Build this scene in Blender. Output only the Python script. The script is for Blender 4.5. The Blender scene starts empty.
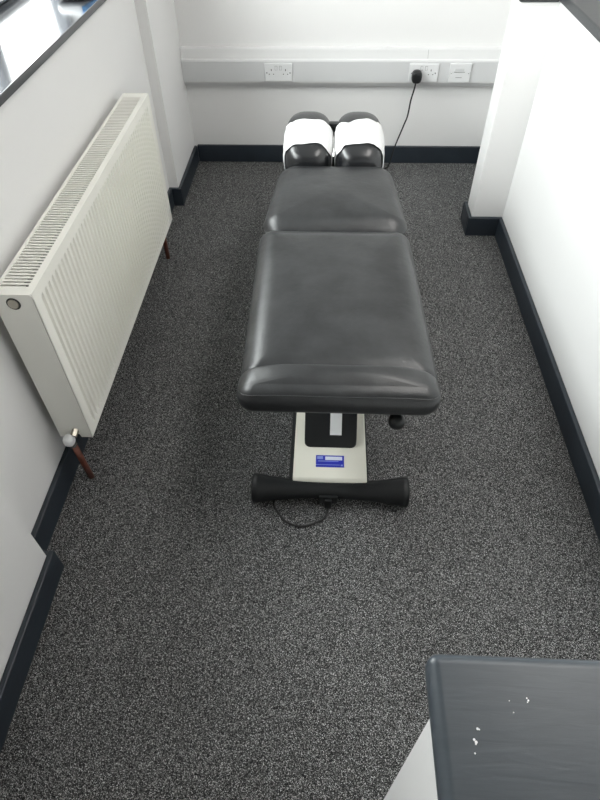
import bpy, bmesh, math, random
from mathutils import Vector, Matrix, noise
random.seed(4)
S = bpy.context.scene
COL = S.collection
PI = math.pi

# ------------------------------------------------------------------ materials
def newmat(name):
    m = bpy.data.materials.new(name); m.use_nodes = True
    nt = m.node_tree; b = nt.nodes['Principled BSDF']
    return m, nt, b

def simple(name, col, rough=.5, metal=0., spec=.5, bump=0., bscale=200., var=0., vscale=6., coat=0.):
    m, nt, b = newmat(name)
    b.inputs['Base Color'].default_value = (*col, 1)
    b.inputs['Roughness'].default_value = rough
    b.inputs['Metallic'].default_value = metal
    b.inputs['Specular IOR Level'].default_value = spec
    b.inputs['Coat Weight'].default_value = coat
    tc = nt.nodes.new('ShaderNodeTexCoord')
    if bump:
        n = nt.nodes.new('ShaderNodeTexNoise'); n.inputs['Scale'].default_value = bscale
        n.inputs['Detail'].default_value = 3
        nt.links.new(tc.outputs['Object'], n.inputs['Vector'])
        bp = nt.nodes.new('ShaderNodeBump'); bp.inputs['Strength'].default_value = bump
        bp.inputs['Distance'].default_value = .002
        nt.links.new(n.outputs['Fac'], bp.inputs['Height'])
        nt.links.new(bp.outputs['Normal'], b.inputs['Normal'])
    if var:
        n = nt.nodes.new('ShaderNodeTexNoise'); n.inputs['Scale'].default_value = vscale
        n.inputs['Detail'].default_value = 5
        nt.links.new(tc.outputs['Object'], n.inputs['Vector'])
        r = nt.nodes.new('ShaderNodeValToRGB')
        r.color_ramp.elements[0].position = .3; r.color_ramp.elements[1].position = .7
        r.color_ramp.elements[0].color = (*[c*(1-var) for c in col], 1)
        r.color_ramp.elements[1].color = (*[min(1, c*(1+var)) for c in col], 1)
        nt.links.new(n.outputs['Fac'], r.inputs['Fac'])
        nt.links.new(r.outputs['Color'], b.inputs['Base Color'])
    return m

M = {}
M['wall'] = simple('wall_paint', (.79, .785, .78), .55, bump=.15, bscale=120, var=.012, vscale=2)
M['ceil'] = simple('ceiling_paint', (.85, .85, .84), .8)
M['base'] = simple('baseboard_paint', (.020, .027, .036), .42, bump=.2, bscale=60, var=.15, vscale=8)
M['sill'] = simple('sill_paint', (.022, .024, .028), .15, spec=.8, coat=0., bump=.06, bscale=25)
M['frame'] = simple('window_frame_paint', (.10, .11, .13), .35)
M['rad'] = simple('radiator_enamel', (.89, .88, .82), .35)
M['radin'] = simple('radiator_fins', (.02, .02, .02), .6)  # shade put into the colour: black fins keep the grille gaps dark
M['chrome'] = simple('chrome', (.7, .7, .7), .2, 1.)
M['brushed'] = simple('vent_plug_metal', (.45, .42, .36), .35, 1.)
M['pipe'] = simple('painted_brown_pipe', (.14, .045, .028), .5, var=.3, vscale=40)
M['wplast'] = simple('white_plastic', (.73, .735, .74), .35)
M['trunk'] = simple('trunking_plastic', (.70, .70, .70), .4)
M['trunklid'] = simple('trunking_lid_plastic', (.62, .625, .63), .4)
M['slot'] = simple('dark_slot', (.02, .02, .02), .6)
M['groove'] = simple('grey_groove', (.30, .30, .30), .6)
M['bplast'] = simple('black_plastic', (.007, .008, .009), .38)
M['rubber'] = simple('black_rubber', (.012, .012, .012), .55)
M['bar'] = simple('black_coated_steel', (.007, .008, .009), .5, spec=.35, bump=.05, bscale=300)
M['cream'] = simple('cream_enamel', (.82, .80, .71), .4)
M['paper'] = simple('white_tissue_paper', (.74, .74, .745), .9, bump=.8, bscale=60)
M['blue'] = simple('label_blue', (.02, .03, .42), .4)
M['lblue'] = simple('label_pale_blue', (.28, .34, .72), .4)
M['lwhite'] = simple('label_white', (.75, .78, .9), .4)
M['pblue'] = simple('packet_blue', (.01, .30, .75), .3)
M['pwhite'] = simple('packet_white', (.85, .86, .87), .3)

def vinyl():
    m, nt, b = newmat('grey_black_vinyl')
    tc = nt.nodes.new('ShaderNodeTexCoord')
    n = nt.nodes.new('ShaderNodeTexNoise'); n.inputs['Scale'].default_value = 7; n.inputs['Detail'].default_value = 7
    n.inputs['Roughness'].default_value = .65
    nt.links.new(tc.outputs['Object'], n.inputs['Vector'])
    r = nt.nodes.new('ShaderNodeValToRGB')
    r.color_ramp.elements[0].position = .35; r.color_ramp.elements[1].position = .72
    r.color_ramp.elements[0].color = (.009, .010, .0115, 1); r.color_ramp.elements[1].color = (.032, .034, .036, 1)
    nt.links.new(n.outputs['Fac'], r.inputs['Fac']); nt.links.new(r.outputs['Color'], b.inputs['Base Color'])
    rr = nt.nodes.new('ShaderNodeMapRange'); rr.inputs['To Min'].default_value = .29; rr.inputs['To Max'].default_value = .42
    nt.links.new(n.outputs['Fac'], rr.inputs['Value']); nt.links.new(rr.outputs['Result'], b.inputs['Roughness'])
    v = nt.nodes.new('ShaderNodeTexVoronoi'); v.inputs['Scale'].default_value = 420
    nt.links.new(tc.outputs['Object'], v.inputs['Vector'])
    bp = nt.nodes.new('ShaderNodeBump'); bp.inputs['Strength'].default_value = .25; bp.inputs['Distance'].default_value = .0006
    nt.links.new(v.outputs['Distance'], bp.inputs['Height'])
    n2 = nt.nodes.new('ShaderNodeTexNoise'); n2.inputs['Scale'].default_value = 14; n2.inputs['Detail'].default_value = 3
    nt.links.new(tc.outputs['Object'], n2.inputs['Vector'])
    bp2 = nt.nodes.new('ShaderNodeBump'); bp2.inputs['Strength'].default_value = .5; bp2.inputs['Distance'].default_value = .004
    nt.links.new(n2.outputs['Fac'], bp2.inputs['Height']); nt.links.new(bp.outputs['Normal'], bp2.inputs['Normal'])
    nt.links.new(bp2.outputs['Normal'], b.inputs['Normal'])
    b.inputs['Specular IOR Level'].default_value = .62
    return m
M['vinyl'] = vinyl()
M['headvinyl'] = simple('black_head_vinyl', (.012, .013, .015), .27, spec=.7, bump=.3, bscale=40)

def carpet():
    m, nt, b = newmat('speckled_carpet')
    tc = nt.nodes.new('ShaderNodeTexCoord')
    n = nt.nodes.new('ShaderNodeTexNoise'); n.inputs['Scale'].default_value = 260; n.inputs['Detail'].default_value = 2
    nt.links.new(tc.outputs['Object'], n.inputs['Vector'])
    vo = nt.nodes.new('ShaderNodeTexVoronoi'); vo.inputs['Scale'].default_value = 680
    nt.links.new(tc.outputs['Object'], vo.inputs['Vector'])
    sp = nt.nodes.new('ShaderNodeSeparateColor'); nt.links.new(vo.outputs['Color'], sp.inputs[0])
    r = nt.nodes.new('ShaderNodeValToRGB')
    e = r.color_ramp.elements
    e[0].position = .0; e[0].color = (.010, .010, .011, 1)
    e[1].position = 1.; e[1].color = (.80, .80, .80, 1)
    x = e.new(.42); x.color = (.03, .03, .031, 1)
    x = e.new(.72); x.color = (.13, .131, .132, 1)
    x = e.new(.9); x.color = (.36, .36, .36, 1)
    nt.links.new(sp.outputs[0], r.inputs['Fac'])
    big = nt.nodes.new('ShaderNodeTexNoise'); big.inputs['Scale'].default_value = 3.; big.inputs['Detail'].default_value = 4
    nt.links.new(tc.outputs['Object'], big.inputs['Vector'])
    mr = nt.nodes.new('ShaderNodeMapRange'); mr.inputs['To Min'].default_value = .68; mr.inputs['To Max'].default_value = .95
    nt.links.new(big.outputs['Fac'], mr.inputs['Value'])
    mx = nt.nodes.new('ShaderNodeMix'); mx.data_type = 'RGBA'; mx.blend_type = 'MULTIPLY'; mx.inputs[0].default_value = 1
    nt.links.new(r.outputs['Color'], mx.inputs[6]); nt.links.new(mr.outputs['Result'], mx.inputs[7])
    nt.links.new(mx.outputs[2], b.inputs['Base Color'])
    b.inputs['Roughness'].default_value = .95; b.inputs['Specular IOR Level'].default_value = .15
    bp = nt.nodes.new('ShaderNodeBump'); bp.inputs['Strength'].default_value = .6; bp.inputs['Distance'].default_value = .003
    nt.links.new(n.outputs['Fac'], bp.inputs['Height']); nt.links.new(bp.outputs['Normal'], b.inputs['Normal'])
    return m
M['carpet'] = carpet()

def paintwood(name, c0, c1, rough):
    m, nt, b = newmat(name)
    tc = nt.nodes.new('ShaderNodeTexCoord')
    mp = nt.nodes.new('ShaderNodeMapping'); mp.inputs['Scale'].default_value = (3, 22, 22)
    nt.links.new(tc.outputs['Object'], mp.inputs['Vector'])
    n = nt.nodes.new('ShaderNodeTexNoise'); n.inputs['Scale'].default_value = 5; n.inputs['Detail'].default_value = 6
    n.inputs['Distortion'].default_value = .6
    nt.links.new(mp.outputs['Vector'], n.inputs['Vector'])
    r = nt.nodes.new('ShaderNodeValToRGB')
    r.color_ramp.elements[0].position = .3; r.color_ramp.elements[1].position = .7
    r.color_ramp.elements[0].color = (*c0, 1); r.color_ramp.elements[1].color = (*c1, 1)
    nt.links.new(n.outputs['Fac'], r.inputs['Fac']); nt.links.new(r.outputs['Color'], b.inputs['Base Color'])
    bp = nt.nodes.new('ShaderNodeBump'); bp.inputs['Strength'].default_value = .12; bp.inputs['Distance'].default_value = .002
    nt.links.new(n.outputs['Fac'], bp.inputs['Height']); nt.links.new(bp.outputs['Normal'], b.inputs['Normal'])
    b.inputs['Roughness'].default_value = rough
    return m
M['topwood'] = paintwood('grey_painted_wood', (.045, .056, .068), (.052, .064, .077), .36)
M['capwood'] = paintwood('dark_painted_cap', (.035, .037, .040), (.047, .05, .053), .4)

def glassmat():
    m = bpy.data.materials.new('window_glass'); m.use_nodes = True
    nt = m.node_tree; nt.nodes.clear()
    o = nt.nodes.new('ShaderNodeOutputMaterial'); t = nt.nodes.new('ShaderNodeBsdfTransparent')
    g = nt.nodes.new('ShaderNodeBsdfGlossy'); g.inputs['Roughness'].default_value = .02
    x = nt.nodes.new('ShaderNodeMixShader')
    t.inputs['Color'].default_value = (.95, .97, .96, 1)
    x.inputs[0].default_value = .05; nt.links.new(t.outputs[0], x.inputs[1]); nt.links.new(g.outputs[0], x.inputs[2])
    nt.links.new(x.outputs[0], o.inputs['Surface'])
    return m
M['glass'] = glassmat()
def emit(name, col, s):
    m, nt, b = newmat(name)
    b.inputs['Emission Color'].default_value = (*col, 1); b.inputs['Emission Strength'].default_value = s; b.inputs['Base Color'].default_value = (.8, .8, .8, 1)
    return m
M['led'] = emit('lit_diffuser', (1, .975, .94), 7.2)  # glow of the added fill panel, no lamp known there

# ------------------------------------------------------------------ helpers
def obj(name, bm, m, parent=None, smooth=False, bevel=0., seg=2, loc=None):
    me = bpy.data.meshes.new(name)
    bmesh.ops.recalc_face_normals(bm, faces=bm.faces[:])
    bm.to_mesh(me); bm.free()
    me.materials.append(M[m] if isinstance(m, str) else m)
    o = bpy.data.objects.new(name, me); COL.objects.link(o)
    if smooth:
        for p in me.polygons: p.use_smooth = True
    if bevel:
        b = o.modifiers.new('bevel', 'BEVEL'); b.width = bevel; b.segments = seg; b.limit_method = 'ANGLE'
        b.harden_normals = False
        for p in me.polygons: p.use_smooth = True
        w = o.modifiers.new('wn', 'WEIGHTED_NORMAL'); w.keep_sharp = True
    if parent:
        o.parent = parent; o.matrix_parent_inverse = Matrix.Identity(4)
        o.location = -Vector(parent.location) if loc is None else loc
        if parent.parent:      # world coordinates given: undo both offsets
            o.location = -(Vector(parent.matrix_basis.translation) + Vector(parent.parent.location)) if loc is None else loc
    elif loc is not None:
        o.location = loc
    return o

def tag(o, label, cat, group=None):
    o['label'] = label; o['category'] = cat
    if group: o['group'] = group
    return o
def thing(name, loc, label, cat, group=None):
    o = bpy.data.objects.new(name, None); COL.objects.link(o); o.location = loc; o.empty_display_size = .1
    return tag(o, label, cat, group)
def struct(o): o['kind'] = 'structure'; return o

def box(bm, x0, x1, y0, y1, z0, z1):
    v = [bm.verts.new((x, y, z)) for z in (z0, z1) for y in (y0, y1) for x in (x0, x1)]
    for f in ((0, 1, 3, 2), (4, 6, 7, 5), (0, 4, 5, 1), (2, 3, 7, 6), (0, 2, 6, 4), (1, 5, 7, 3)):
        bm.faces.new([v[i] for i in f])
    return v
def B(*boxes):
    bm = bmesh.new()
    for b in boxes: box(bm, *b)
    return bm
def tube(bm, pts, r, n=12, caps=True):
    pts = [Vector(p) for p in pts]
    rs = r if isinstance(r, (list, tuple)) else [r]*len(pts)
    rings = []; up = None
    for i, p in enumerate(pts):
        t = (pts[min(i+1, len(pts)-1)] - pts[max(i-1, 0)]).normalized()
        if up is None:
            up = Vector((0, 0, 1)) if abs(t.z) < .9 else Vector((1, 0, 0))
        a = (up - t*up.dot(t)).normalized(); b = t.cross(a); up = a
        rings.append([bm.verts.new(p + (a*math.cos(2*PI*k/n) + b*math.sin(2*PI*k/n))*rs[i]) for k in range(n)])
    for i in range(len(rings)-1):
        for k in range(n):
            bm.faces.new((rings[i][k], rings[i][(k+1) % n], rings[i+1][(k+1) % n], rings[i+1][k]))
    if caps: bm.faces.new(rings[0]); bm.faces.new(rings[-1])
def T(pts, r, n=12):
    bm = bmesh.new(); tube(bm, pts, r, n); return bm
def curve(pts, k=8):
    P = [Vector(p) for p in pts]; P = [2*P[0]-P[1]] + P + [2*P[-1]-P[-2]]; out = []
    for i in range(1, len(P)-2):
        a, b, c, d = P[i-1:i+3]
        for j in range(k):
            t = j/k
            out.append(.5*((2*b) + (c-a)*t + (2*a-5*b+4*c-d)*t*t + (3*b-a-3*c+d)*t**3))
    out.append(P[-2]); return out
def prism(bm, poly, axis, a, b):
    """poly: 2D points, extruded along axis from a to b"""
    def mk(p, t):
        return {'x': (t, p[0], p[1]), 'y': (p[0], t, p[1]), 'z': (p[0], p[1], t)}[axis]
    A = [bm.verts.new(mk(p, a)) for p in poly]; Bv = [bm.verts.new(mk(p, b)) for p in poly]
    n = len(poly)
    for i in range(n): bm.faces.new((A[i], A[(i+1) % n], Bv[(i+1) % n], Bv[i]))
    bm.faces.new(A); bm.faces.new(Bv)

def rrect(hx, hy, r, n=8):
    pts = []
    for cx, cy, a0 in ((1, 1, 0), (-1, 1, 90), (-1, -1, 180), (1, -1, 270)):
        for k in range(n+1):
            a = math.radians(a0 + 90*k/n)
            pts.append((cx*(hx-r) + r*math.cos(a), cy*(hy-r) + r*math.sin(a)))
    return pts
def cushion(cx0, cx1, hw0, hw1, y0, y1, z0, z1, er, cr, crown=.01, bot=.02, dome=None, sub=10, EH=1.55, bow=(0, 0)):
    """upholstered pad: near end centre cx0/half width hw0, far end cx1/hw1; er = edge radius, cr = corner radius"""
    bm = bmesh.new(); yc, hy = (y0+y1)/2, (y1-y0)/2
    layers = []
    bs = 4
    for k in range(bs+1):                         # bottom rounding
        a = PI/2*k/bs; layers.append((bot*(1-math.sin(a)), z0 + bot*(1-math.cos(a))))
    es = 9
    for k in range(es+1):
        a = PI/2*k/es; layers.append((er*EH*(1-math.cos(a)), z1 - er + er*math.sin(a)))
    rings = []
    def ring(d, z, s=1.):
        out = []
        hx = max(hw0, hw1)
        pts = rrect((hx-d)*s, (hy-d)*s, max(cr-d, .012)*s)
        for (x, y) in pts:
            t = (y+hy)/(2*hy)
            w = (hw0*(1-t)+hw1*t - d)/(hx-d)
            X = (cx0*(1-t)+cx1*t) + x*w
            yy = y - (bow[1]*(x/hx)**2*max(0, y/hy) - bow[0]*(x/hx)**2*max(0, -y/hy))
            zz = z
            q = max(0, min(1, (z-(z0+bot))/(z1-er-z0-bot+.001))); q = q*q*(3-2*q)
            zz = z + dm(max(-1, min(1, x/hx)), max(-1, min(1, y/hy)))*q
            out.append(bm.verts.new((X, yc+yy, zz)))
        return out
    def dm(u, v):
        return crown*(1-abs(u)**2.2)*(1-abs(v)**2.6) + (dome(u, v) if dome else 0)
    for d, z in layers: rings.append(ring(d, z))
    for k in range(1, sub): rings.append(ring(er*EH, z1, 1-k/sub))
    for i in range(len(rings)-1):
        n = len(rings[i])
        for k in range(n): bm.faces.new((rings[i][k], rings[i][(k+1) % n], rings[i+1][(k+1) % n], rings[i+1][k]))
    bm.faces.new(rings[0][::-1]); bm.faces.new(rings[-1])
    return bm
def sgn(v, e): return math.copysign(abs(v)**e, v)
def superel(c, a, b, h, e1=.6, e2=.7, eta=(-PI/2, PI/2), om=(0, 2*PI), ne=24, no=40, wave=0., grow=0., seed=0, closed=True, tilt=0.):
    """superellipsoid whose long axis runs along y"""
    bm = bmesh.new(); rows = []
    for i in range(ne+1):
        row = []
        for j in range(no + (0 if closed else 1)):
            o_ = om[0]+(om[1]-om[0])*j/no
            e0, e1_ = eta
            if wave:
                w = noise.noise(Vector((j*.12, seed, 0)))*wave
                w2 = noise.noise(Vector((j*.12, seed+9, 0)))*wave
                e0, e1_ = e0+w, e1_+w2
            t = e0+(e1_-e0)*i/ne
            if wave: g = grow + noise.noise(Vector((i*.5, j*.35, seed)))*.003
            else: g = grow
            row.append(bm.verts.new((c[0]+(a+g)*sgn(math.cos(t), e1)*sgn(math.cos(o_), e2), c[1]+(b+g)*sgn(math.sin(t), e1),
                                     c[2]+(h+g)*sgn(math.cos(t), e1)*sgn(math.sin(o_), e2) + tilt*(b+g)*sgn(math.sin(t), e1))))
        rows.append(row)
    m = len(rows[0])
    for i in range(ne):
        for j in range(m if closed else m-1):
            bm.faces.new((rows[i][j], rows[i][(j+1) % m], rows[i+1][(j+1) % m], rows[i+1][j]))
    bmesh.ops.remove_doubles(bm, verts=bm.verts[:], dist=1e-5)
    return bm

# ------------------------------------------------------------------ setting
ZC = 2.6; YB = 3.435; YF = -1.6
XL, XR = -1.22, 1.30
struct(obj('floor', B((XL-.1, XR+.1, YF-.1, YB+.1, -.1, 0)), 'carpet'))
struct(obj('ceiling', B((XL-.1, XR+.1, YF-.1, YB+.1, ZC, ZC+.1)), 'ceil'))
struct(obj('wall_back', B((XL-.1, XR+.1, YB, YB+.1, 0, ZC)), 'wall'))
struct(obj('wall_front', B((XL-.1, XR+.1, YF-.1, YF, 0, ZC)), 'wall'))
XW = -.842                    # recess wall under the window
YN, YP = .755, 2.905          # near pier end, far pier start
struct(obj('wall_left', B((XL, XW, YN, YP, 0, 1.043), (XL, -.772, YF, YN, 0, ZC), (XL, -.792, YP, YB, 0, ZC),
                          (XL, XW, YN, YP, 2.05, ZC)), 'wall'))
XRW = .872; YPF = 2.640
struct(obj('wall_right', B((XRW, XR, YF, YPF, 0, .995), (.724, XR, YPF, YPF+.13, 0, .995), (1.0, XR, YPF+.13, YB, 0, .995),
                           (XR-.08, XR, YF, YB, .995, ZC)), 'wall', bevel=.004))
c = struct(obj('trim_1', B((XRW-.004, XR-.08, YF, YPF+.13, .995, 1.028), (.718, XRW-.004, YPF-.006, YPF+.135, .995, 1.028), (.99, XR-.08, YPF+.13, YB, .995, 1.028)), 'capwood', bevel=.005))
# baseboards
bh, bt = .099, .018
def bb(name, *bs):
    return struct(obj(name, B(*bs), 'base', bevel=.004))
bb('baseboard_back', (-.774, 1.0, YB-bt, YB, 0, bh))
bb('baseboard_left', (-.772, -.772+bt, YF, YN+bt, 0, bh), (-.772-.06, -.772, YN, YN+bt, 0, bh),
   (XW, XW+bt, YN+bt, YP-bt, 0, bh), (XW, -.792+bt, YP-bt, YP, 0, bh), (-.792, -.792+bt, YP, YB-bt, 0, bh))
bb('baseboard_right', (XRW-bt, XRW, YF, YPF-bt, 0, bh), (.724-bt, XRW, YPF-bt, YPF, 0, bh), (.724-bt, .724, YPF, YPF+.13, 0, bh),
   (.724-bt, 1.0, YPF+.13, YPF+.13+bt, 0, bh), (1.0-bt, 1.0, YPF+.13+bt, YB-bt, 0, bh))
# left window: root at the sill, frame, mullions, panes, sill
w = bpy.data.objects.new('window_1', None); COL.objects.link(w); w.location = (-1.15, 1.83, 1.043); struct(w)
obj('window_sill', B((-1.16, XW+.030, YN, YP, 1.043, 1.065)), 'sill', w, bevel=.004, seg=3)
fx0, fx1 = -1.19, -1.135
ys = [YN, 1.47, 2.19, YP]
frames = [(fx0, fx1, YN, YP, 1.065, 1.12), (fx0, fx1, YN, YP, 1.99, 2.05)]
for i, y in enumerate(ys):
    a = y - (.0 if i == 0 else .03); b = y + (.0 if i == 3 else .03)
    if i == 0: b = y+.05
    if i == 3: a = y-.05
    frames.append((fx0, fx1, a, b, 1.12, 1.99))
obj('window_frame', B(*frames), 'frame', w, bevel=.005)
obj('inner_bead', B((fx1, fx1+.012, YN+.05, YP-.05, 1.098, 1.108), (fx1, fx1+.012, YN+.05, YP-.05, 1.080, 1.086)), 'wplast', w)
for i in range(3):
    obj('window_pane', B((-1.168, -1.162, ys[i]+.03, ys[i+1]-.03, 1.12, 1.99)), 'glass', w)

# added fill light: unseen glowing panel on the ceiling to brighten the room
for y in (1.5,):
    t = thing('ceiling_light', (.91, y, ZC), 'long ceiling light panel along the right side of the room', 'light')
    a, b = .66, 1.16
    obj('light_frame', B((a, b, y-1.0, y-.98, ZC-.015, ZC), (a, b, y+.98, y+1.0, ZC-.015, ZC), (a, a+.02, y-.98, y+.98, ZC-.015, ZC), (b-.02, b, y-.98, y+.98, ZC-.015, ZC)), 'wplast', t)
    obj('diffuser', B((a+.02, b-.02, y-.98, y+.98, ZC-.010, ZC-.001)), 'led', t)

# ------------------------------------------------------------------ cable trunking and outlets
tz0, tz1 = .435, .618; TD = .05
t = thing('cable_trunking', (0, YB, tz0), 'long pale grey cable trunking running across the back wall', 'trunking')
bm = bmesh.new(); prism(bm, [(YB, tz0), (YB-TD+.018, tz0), (YB-TD, tz0+.022), (YB-TD, .565), (YB-TD+.012, .570), (YB-TD+.022, tz1-.006), (YB-TD+.028, tz1), (YB, tz1)], 'x', -.79, 1.0)
obj('casing', bm, 'trunk', t)
obj('lid', B((-.79, .516, YB-TD-.003, YB-TD+.002, .462, .560), (.5175, 1.0, YB-TD-.003, YB-TD+.002, .462, .560)), 'trunklid', t, bevel=.001)
bm = bmesh.new(); prism(bm, [(YB-TD+.0114, .5705), (YB-TD+.0214, .6115), (YB-TD+.024, .611), (YB-TD+.014, .570)], 'x', .516, .5175)
obj('joint_line', bm, 'groove', t)
yf = YB-TD-.003
def double_socket(x0, x1, label):
    t = thing('double_socket', ((x0+x1)/2, yf, .465), label, 'socket', 'double wall sockets on the trunking')
    obj('faceplate', B((x0, x1, yf-.009, yf, .465, .553)), 'wplast', t, bevel=.003)
    y = yf-.009; xc = (x0+x1)/2
    for s in (-1, 1):
        cx = xc + s*.038
        o = obj('rocker_switch', B((xc+s*.012-.005, xc+s*.012+.005, y-.003, y, .523, .541)), 'wplast', t, bevel=.001)
        obj('switch_gap', B((xc+s*.012-.0065, xc+s*.012+.0065, y-.0004, y, .5215, .5425)), 'groove', o)
        obj('pin_holes', B((cx-.002, cx+.002, y-.0004, y, .518, .527), (cx-.014, cx-.0085, y-.0004, y, .500, .504), (cx+.0085, cx+.014, y-.0004, y, .500, .504)), 'slot', t)
        obj('screw', T([(xc+s*.062, y-.0012, .509), (xc+s*.062, y, .509)], .0032, 10), 'chrome', t)
    return t
double_socket(-.344, -.196, 'white double socket on the trunking, nothing plugged in')
double_socket(.424, .578, 'white double socket on the trunking with a black plug in its left side')
t = thing('outlet_plate', (.690, yf, .465), 'single white fused outlet plate at the right end of the trunking', 'outlet')
obj('faceplate', B((.636, .748, yf-.010, yf, .462, .555)), 'wplast', t, bevel=.003)
y = yf-.010
obj('fuse_carrier', B((.665, .712, y-.002, y, .520, .532)), 'trunklid', t, bevel=.001)
obj('dark_line', B((.660, .717, y-.0025, y, .5135, .5155), (.672, .704, y-.0025, y, .488, .490)), 'groove', t)
obj('screw', T([(.646, y-.0012, .5085), (.646, y, .5085)], .003, 10), 'chrome', t)
obj('screw', T([(.738, y-.0012, .5085), (.738, y, .5085)], .003, 10), 'chrome', t)
# plug + cable (one thing)
t = thing('power_plug', (.462, yf, .50), 'black mains plug and cable hanging from the right double socket', 'plug')
o = obj('plug_body', superel((.464, yf-.033, .500), .027, .022, .032, .5, .75), 'bplast', t, smooth=True)
cb = curve([(.462, yf-.040, .480), (.459, yf-.045, .45), (.448, 3.345, .383), (.441, 3.35, .30), (.428, 3.355, .25), (.392, 3.36, .13), (.376, 3.36, .06), (.366, 3.36, .012), (.345, 3.335, .006), (.30, 3.24, .005), (.22, 3.05, .005), (.12, 2.75, .005), (.06, 2.4, .005)], 8)
obj('cable', T(cb, .0042, 8), 'rubber', t, smooth=True)

# ------------------------------------------------------------------ radiator
rx, rb = -.710, -.812; ry0, ry1 = 1.110, 2.404; rz0, rz1 = .200, .747
t = thing('radiator', (-.76, 1.757, 0), 'long cream ribbed panel radiator on the wall below the window', 'radiator')
# front panel with pressed vertical ribs
bm = bmesh.new()
pitch = .0255; n = int((ry1-ry0-.05)//pitch); m0 = (ry1-ry0-n*pitch)/2
za, zb = rz0+.022, rz1-.030
prof = [(ry0-.003, 0.), (ry0+m0-.002, 0.)]
for i in range(n):
    a = ry0+m0+i*pitch
    prof += [(a+.002, 0), (a+.0055, -.0075), (a+.0125, -.0075), (a+.016, 0), (a+.0235, 0)]
prof += [(ry1-m0+.002, 0), (ry1+.003, 0)]
rows = []
zl = [(rz0, 0), (za, 0), (za+.010, .8), (za+.02, 1), (zb-.02, 1), (zb-.010, .8), (zb, 0), (rz1-.012, 0)]
for z, k in zl: rows.append([bm.verts.new((rx+d*k, y, z)) for y, d in prof])
for i in range(len(rows)-1):
    for j in range(len(prof)-1): bm.faces.new((rows[i][j], rows[i][j+1], rows[i+1][j+1], rows[i+1][j]))
# returns: bottom lip going back
bk = [bm.verts.new((rx-.012, y, rz0-.000)) for y, d in prof]
for j in range(len(prof)-1): bm.faces.new((rows[0][j], rows[0][j+1], bk[j+1], bk[j]))
fp = obj('front_panel', bm, 'rad', t)
# rear panel, inner fins coloured black for the shade inside
obj('rear_panel', B((rb+.002, rb+.014, ry0+.01, ry1-.01, rz0+.01, rz1-.02)), 'rad', t)
obj('convector_fins', B(*[(rb+.014, rx-.013, ry0+.03+i*.02, ry0+.0315+i*.02, rz0+.03, rz1-.06) for i in range(62)]), 'radin', t)
# end panels (notch at the bottom corner for the valve)
for nm, a, b in (('end_panel', ry0-.003, ry0), ('end_panel', ry1, ry1+.003)):
    bm = bmesh.new()
    prism(bm, [(rb, rz1-.006), (rb+.006, rz1), (rx-.006, rz1), (rx, rz1-.006), (rx, rz0), (rx-.036, rz0), (rx-.038, rz0+.012), (rx-.05, rz0+.022), (rx-.062, rz0+.014), (rx-.066, rz0), (rb, rz0)], 'y', a, b)
    obj(nm, bm, 'rad', t)
# top grille
g = [(rb, rb+.010, ry0, ry1, rz1-.012, rz1), (rx-.019, rx, ry0, ry1, rz1-.012, rz1)]
k = 0; y = ry0+.034
g.append((rb+.010, rx-.019, ry0, y-.001, rz1-.012, rz1-.001))
P = .0135
while y < ry1-.045:
    g.append((rb+.010, rx-.019, y+.0068, y+P, rz1-.004, rz1-.001)); y += P
g.append((rb+.010, rx-.019, y+.0045, ry1, rz1-.012, rz1-.001))
g.append((rb+.048, rb+.051, ry0+.03, ry1-.04, rz1-.014, rz1-.004))
obj('top_grille', B(*g), 'rad', t)
# air vent plug on the end panel
v = obj('vent_plug', T([(-.763, ry0-.007, .720), (-.763, ry0-.001, .720)], .0135, 20), 'brushed', t, bevel=.001)
obj('vent_ring', T([(-.763, ry0-.0042, .720), (-.763, ry0-.002, .720)], .0175, 24), 'slot', v)
# valve
v = obj('valve', superel((-.772, 1.080, .216), .017, .019, .019, .8, .8), 'wplast', t, smooth=True)
obj('valve_nut', T([(-.757, 1.088, .226), (-.754, 1.118, .236)], .0105, 6), 'brushed', v)
obj('valve_collar', T([(-.771, 1.084, .202), (-.770, 1.088, .184)], .0125, 8), 'chrome', v)
obj('supply_pipe', T([(-.770, 1.088, .186), (-.767, 1.096, 0)], .010, 14), 'pipe', t, smooth=True)
obj('supply_pipe', T([(-.762, ry1-.016, .215), (-.762, ry1-.016, 0)], .010, 14), 'pipe', t, smooth=True)
for y in (1.35, 2.12): obj('wall_bracket', B((XW, rb+.003, y, y+.04, .25, .66)), 'rad', t)

# ------------------------------------------------------------------ treatment table
t = thing('treatment_table', (.035, 1.6, 0), 'long dark grey vinyl chiropractic treatment table standing on the carpet', 'treatment table')
def d1(u, v): return -.004*math.exp(-((u+.05)**2*3+(v+.1)**2*2))
seat = obj('main_cushion', cushion(.046, .031, .263, .258, 1.050, 1.785, .478, .548, .05, .05, .013, .018, d1, 12), 'vinyl', t, smooth=True)
obj('middle_cushion', cushion(.034, .036, .264, .222, 1.791, 2.268, .478, .545, .05, .075, .013, .018, lambda u, v: -.018*max(0, -v)**3*(1-u*u*.3), 12), 'vinyl', t, smooth=True)
ft = obj('foot_cushion', cushion(.0425, .0425, .262, .258, .964, 1.128, .480, .549, .030, .046, 0, .028, lambda u, v: .030*(1-abs(u)**3)*(1-v*v), 16, 1.3, (.008, .062)), 'vinyl', t, smooth=True)
sp = []
for k in range(-20, 21):
    u = k/20; sp.append((.0425+u*.2225, .9722+.007*u*u, .5435+.0095*(1-abs(u)**3.5)))
obj('seam_piping', T([(-.2115, 1.005, .535), (-.1980, .985, .5405)]+sp+[(.2830, .985, .5405), (.2965, 1.005, .535)], .0016, 8), 'vinyl', ft, smooth=True)
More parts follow.
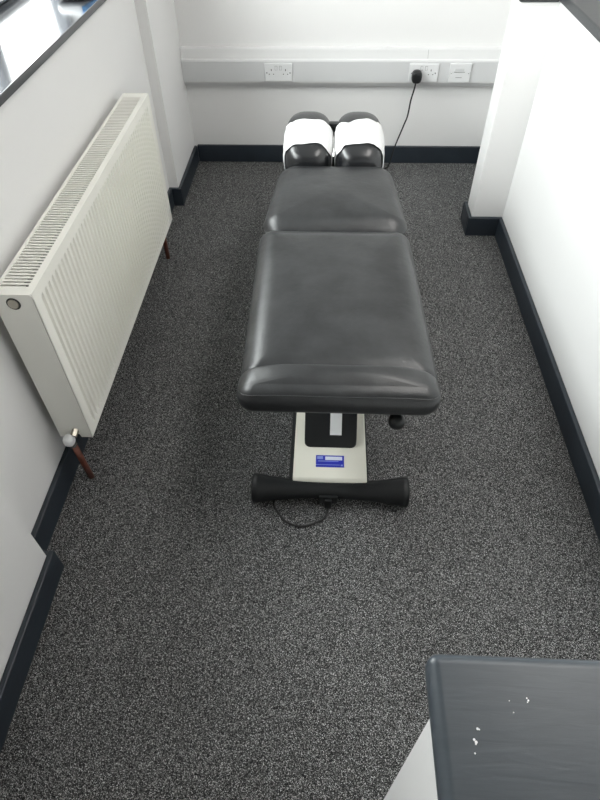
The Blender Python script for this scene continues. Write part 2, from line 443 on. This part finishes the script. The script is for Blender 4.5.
# headrest
hb = obj('headrest', B((-.13, .20, 2.30, 2.52, .455, .468)), 'bar', t, bevel=.003)
for cx, s in ((-.0785, 0), (.131, 1)):
    obj('head_pad', superel((cx, 2.415, .540), .099, .170, .080, .55, .72, tilt=.13), 'headvinyl', hb, smooth=True)
obj('centre_rod', T([(.026, 2.28, .555), (.026, 2.50, .585)], .0045, 12), 'chrome', hb, smooth=True)
obj('rod_block', B((.006, .046, 2.49, 2.52, .46, .60)), 'bplast', hb, bevel=.004)
# under frame
obj('under_frame', B((-.13, .20, 1.10, 1.70, .44, .478), (-.10, .17, 1.70, 2.30, .44, .478), (.0, .07, 2.20, 2.50, .44, .456)), 'bar', t, bevel=.004)
# base cover, column
zb_ = .088
bm = bmesh.new(); prism(bm, [(1.050, .030), (1.047, .040), (1.047, zb_-.010), (1.056, zb_), (2.24, zb_), (2.25, zb_-.012), (2.25, .03)], 'x', -.085, .150)
cv = obj('base_cover', bm, 'cream', t, bevel=.004)
bm = bmesh.new(); s2 = 1.06
pl = [(.0335+x, 1.353+y) for x, y in rrect(.0855, .175, .020, 6)]
lo_ = [bm.verts.new((x, y, zb_-.004)) for x, y in pl]; up_ = [bm.verts.new((x, y, zb_+.006+(y-1.178)*s2)) for x, y in pl]
for q in range(len(pl)): bm.faces.new((lo_[q], lo_[(q+1) % len(pl)], up_[(q+1) % len(pl)], up_[q]))
bm.faces.new(lo_); bm.faces.new(up_)
box(bm, -.05, .117, 1.526, 1.80, zb_-.004, .445)
colm = obj('column_housing', bm, 'bar', t, bevel=.004, seg=3)
obj('chassis', B((-.098, .156, 1.06, 2.24, .018, .074)), 'bar', t, bevel=.003)  # low black box under the cover, a little wider on both sides
bm = bmesh.new()
k0, k1 = .026, .17
def fp_(k, off): return (1.178+k-off*.7, zb_+.006+k*s2+off*.7)
prism(bm, [fp_(k0, .0025), fp_(k1, .0025), fp_(k1, -.002), fp_(k0, -.002)], 'x', .031, .069)
obj('white_strip', bm, 'pwhite', colm)
# label on the cover
z = zb_
lb = obj('maker_label', B((-.013, .078, 1.098, 1.145, z, z+.0006)), 'blue', t)
obj('label_print', B((.017, .072, 1.126, 1.140, z+.0006, z+.0009)), 'lwhite', lb)
obj('label_print', B((-.009, .010, 1.129, 1.141, z+.0006, z+.0009), (-.006, .060, 1.120, 1.123, z+.0006, z+.0009),
                     (-.013, .064, 1.106, 1.108, z+.0006, z+.0009), (.067, .074, 1.103, 1.109, z+.0006, z+.0009)), 'lblue', lb)
# foot bars
def footbar(y, name='foot_bar'):
    pts = []; rs = []
    N = 28
    for i in range(N+1):
        u = -1+2*i/N; pts.append((.034+u*.242, y, .050)); rs.append(.027+.022*abs(u)**2.2)
    pts = [(.034-.247, y, .050)] + pts + [(.034+.247, y, .050)]; rs = [.042] + rs + [.042]
    return obj(name, T(pts, rs, 24), 'bar', t, smooth=True)
fb = footbar(1.037); fb2 = footbar(2.30)
bm = B((.000, .058, 1.003, 1.045, .022, .058), (.018, .040, 0.994, 1.008, .008, .05))
obj('cable_inlet', bm, 'bplast', fb, bevel=.003)
for x, y in ((-.180, 1.037), (.248, 1.037), (-.192, 2.30), (.26, 2.30)): obj('rubber_pad', B((x-.022, x+.022, y-.018, y+.018, 0, .008)), 'rubber', t)
# knob at right
kn = obj('adjusting_knob', superel((.200, 1.00, .437), .0225, .0225, .022, .9, .9), 'bplast', t, smooth=True)
obj('knob_stem', T([(.190, 1.02, .43), (.186, 1.03, .455), (.186, 1.12, .455)], .008, 10), 'chrome', kn, smooth=True)
# cord looping under the bar
cp = curve([(.029, 1.008, .020), (.028, .99, .008), (.018, .962, .005), (-.010, .943, .005), (-.055, .929, .005), (-.100, .943, .005), (-.128, .975, .005), (-.145, 1.01, .005), (-.125, 1.05, .005), (-.06, 1.12, .005), (.0, 1.6, .005), (-.05, 2.0, .005), (.03, 2.3, .005)], 8)
obj('power_cord', T(cp, .0036, 8), 'rubber', t, smooth=True)

# tissue covers over the two head pads
for i, (cx, lab) in enumerate(((-.0785, 'white tissue paper cover over the left pad of the headrest'), (.131, 'white tissue paper cover over the right pad of the headrest'))):
    o = obj('paper_cover', superel((cx, 2.415, .540), .099, .170, .080, .55, .72, eta=(-.52, .10), tilt=.13, om=(-.35, PI+.35), ne=20, no=50, wave=.13, grow=.0035, seed=i*5+1, closed=False), 'paper', None, smooth=True)
    sm = o.modifiers.new('solid', 'SOLIDIFY'); sm.thickness = .001; sm.offset = 1
    tag(o, lab, 'paper cover', 'paper covers on the headrest')

# ------------------------------------------------------------------ near cabinet (bottom right)
t = thing('cabinet', (.45, .03, 0), 'low white cabinet with dark grey painted wooden top in the right foreground', 'cabinet')
obj('carcass', B((.122, .850, -.25, .172, 0, .966)), 'wall', t, bevel=.002)
o = obj('worktop', B((.112, .853, -.27, .213, .966, 1.0)), 'topwood', t, bevel=.012, seg=5)
for x, y, r in ((.151, .144, .0012), (.1525, .1435, .0008), (.1465, .135, .0012), (.148, .133, .0014), (.1475, .1315, .0009), (.1455, .124, .0008), (.185, .169, .0005), (.202, .172, .0007), (.203, .170, .0009), (.202, .1685, .0006), (.187, .159, .0006)):
    obj('paint_chip', T([(x, y, .9995), (x, y, 1.0004)], r, 7), 'pwhite', o)

# packet on the window sill
t = thing('wipes_packet', (-.905, 2.445, 1.065), 'white and blue plastic wipes packet lying on the window sill', 'packet')
obj('packet_body', superel((-.905, 2.445, 1.087), .062, .105, .022, .5, .6), 'pwhite', t, smooth=True)
obj('blue_print', superel((-.905, 2.445, 1.087), .062, .105, .022, .5, .6, eta=(-1.2, 1.2), om=(-.5, 1.0), ne=20, no=16, grow=.0008, closed=False), 'pblue', t, smooth=True)
obj('packet_flap', superel((-.925, 2.45, 1.109), .025, .045, .005, .5, .6), 'bplast', t, smooth=True)

# ------------------------------------------------------------------ light
W = bpy.data.worlds.new('World'); S.world = W; W.use_nodes = True
bg = W.node_tree.nodes['Background']; 
wt = W.node_tree; tcw = wt.nodes.new('ShaderNodeTexCoord'); sx = wt.nodes.new('ShaderNodeSeparateXYZ')
wt.links.new(tcw.outputs['Generated'], sx.inputs[0])
wr = wt.nodes.new('ShaderNodeValToRGB'); wr.color_ramp.elements[0].position = .0; wr.color_ramp.elements[1].position = .12
wr.color_ramp.elements[0].color = (.22, .22, .21, 1); wr.color_ramp.elements[1].color = (.98, .99, 1, 1)
wt.links.new(sx.outputs['Z'], wr.inputs['Fac']); wt.links.new(wr.outputs['Color'], bg.inputs['Color'])
bg.inputs['Strength'].default_value = 17.
l = bpy.data.lights.new('window_portal', 'AREA'); l.shape = 'RECTANGLE'; l.size = 1.0; l.size_y = 2.1
l.cycles.is_portal = True
lo = bpy.data.objects.new('window_portal', l); COL.objects.link(lo)
lo.location = (-1.21, 1.83, 1.555); lo.rotation_euler = (0, -PI/2, 0)

# ------------------------------------------------------------------ camera
f, pi_, ya, ro = 577.98, .8275, .0545, .0169
def world(a, b, c):            # camera ray (right, up, forward) to room axes
    a2 = a*math.cos(ro)+b*math.sin(ro); b2 = -a*math.sin(ro)+b*math.cos(ro)
    x = a2; y = c*math.cos(pi_)+b2*math.sin(pi_); z = -c*math.sin(pi_)+b2*math.cos(pi_)
    return Vector((x*math.cos(ya)-y*math.sin(ya), x*math.sin(ya)+y*math.cos(ya), z))
R, U, F = world(1, 0, 0), world(0, 1, 0), world(0, 0, 1)
cam = bpy.data.cameras.new('Camera'); co = bpy.data.objects.new('Camera', cam); COL.objects.link(co)
mw = Matrix((R, U, -F)).transposed().to_4x4(); mw.translation = (0, 0, 1.6)
co.matrix_world = mw
cam.sensor_fit = 'VERTICAL'; cam.sensor_height = 36; cam.lens = f/800*36; cam.clip_start = .02
S.camera = co
vs = S.view_settings; vs.view_transform = 'Standard'; vs.look = 'None'; vs.gamma = 1; vs.use_curve_mapping = False
vs.exposure = .30
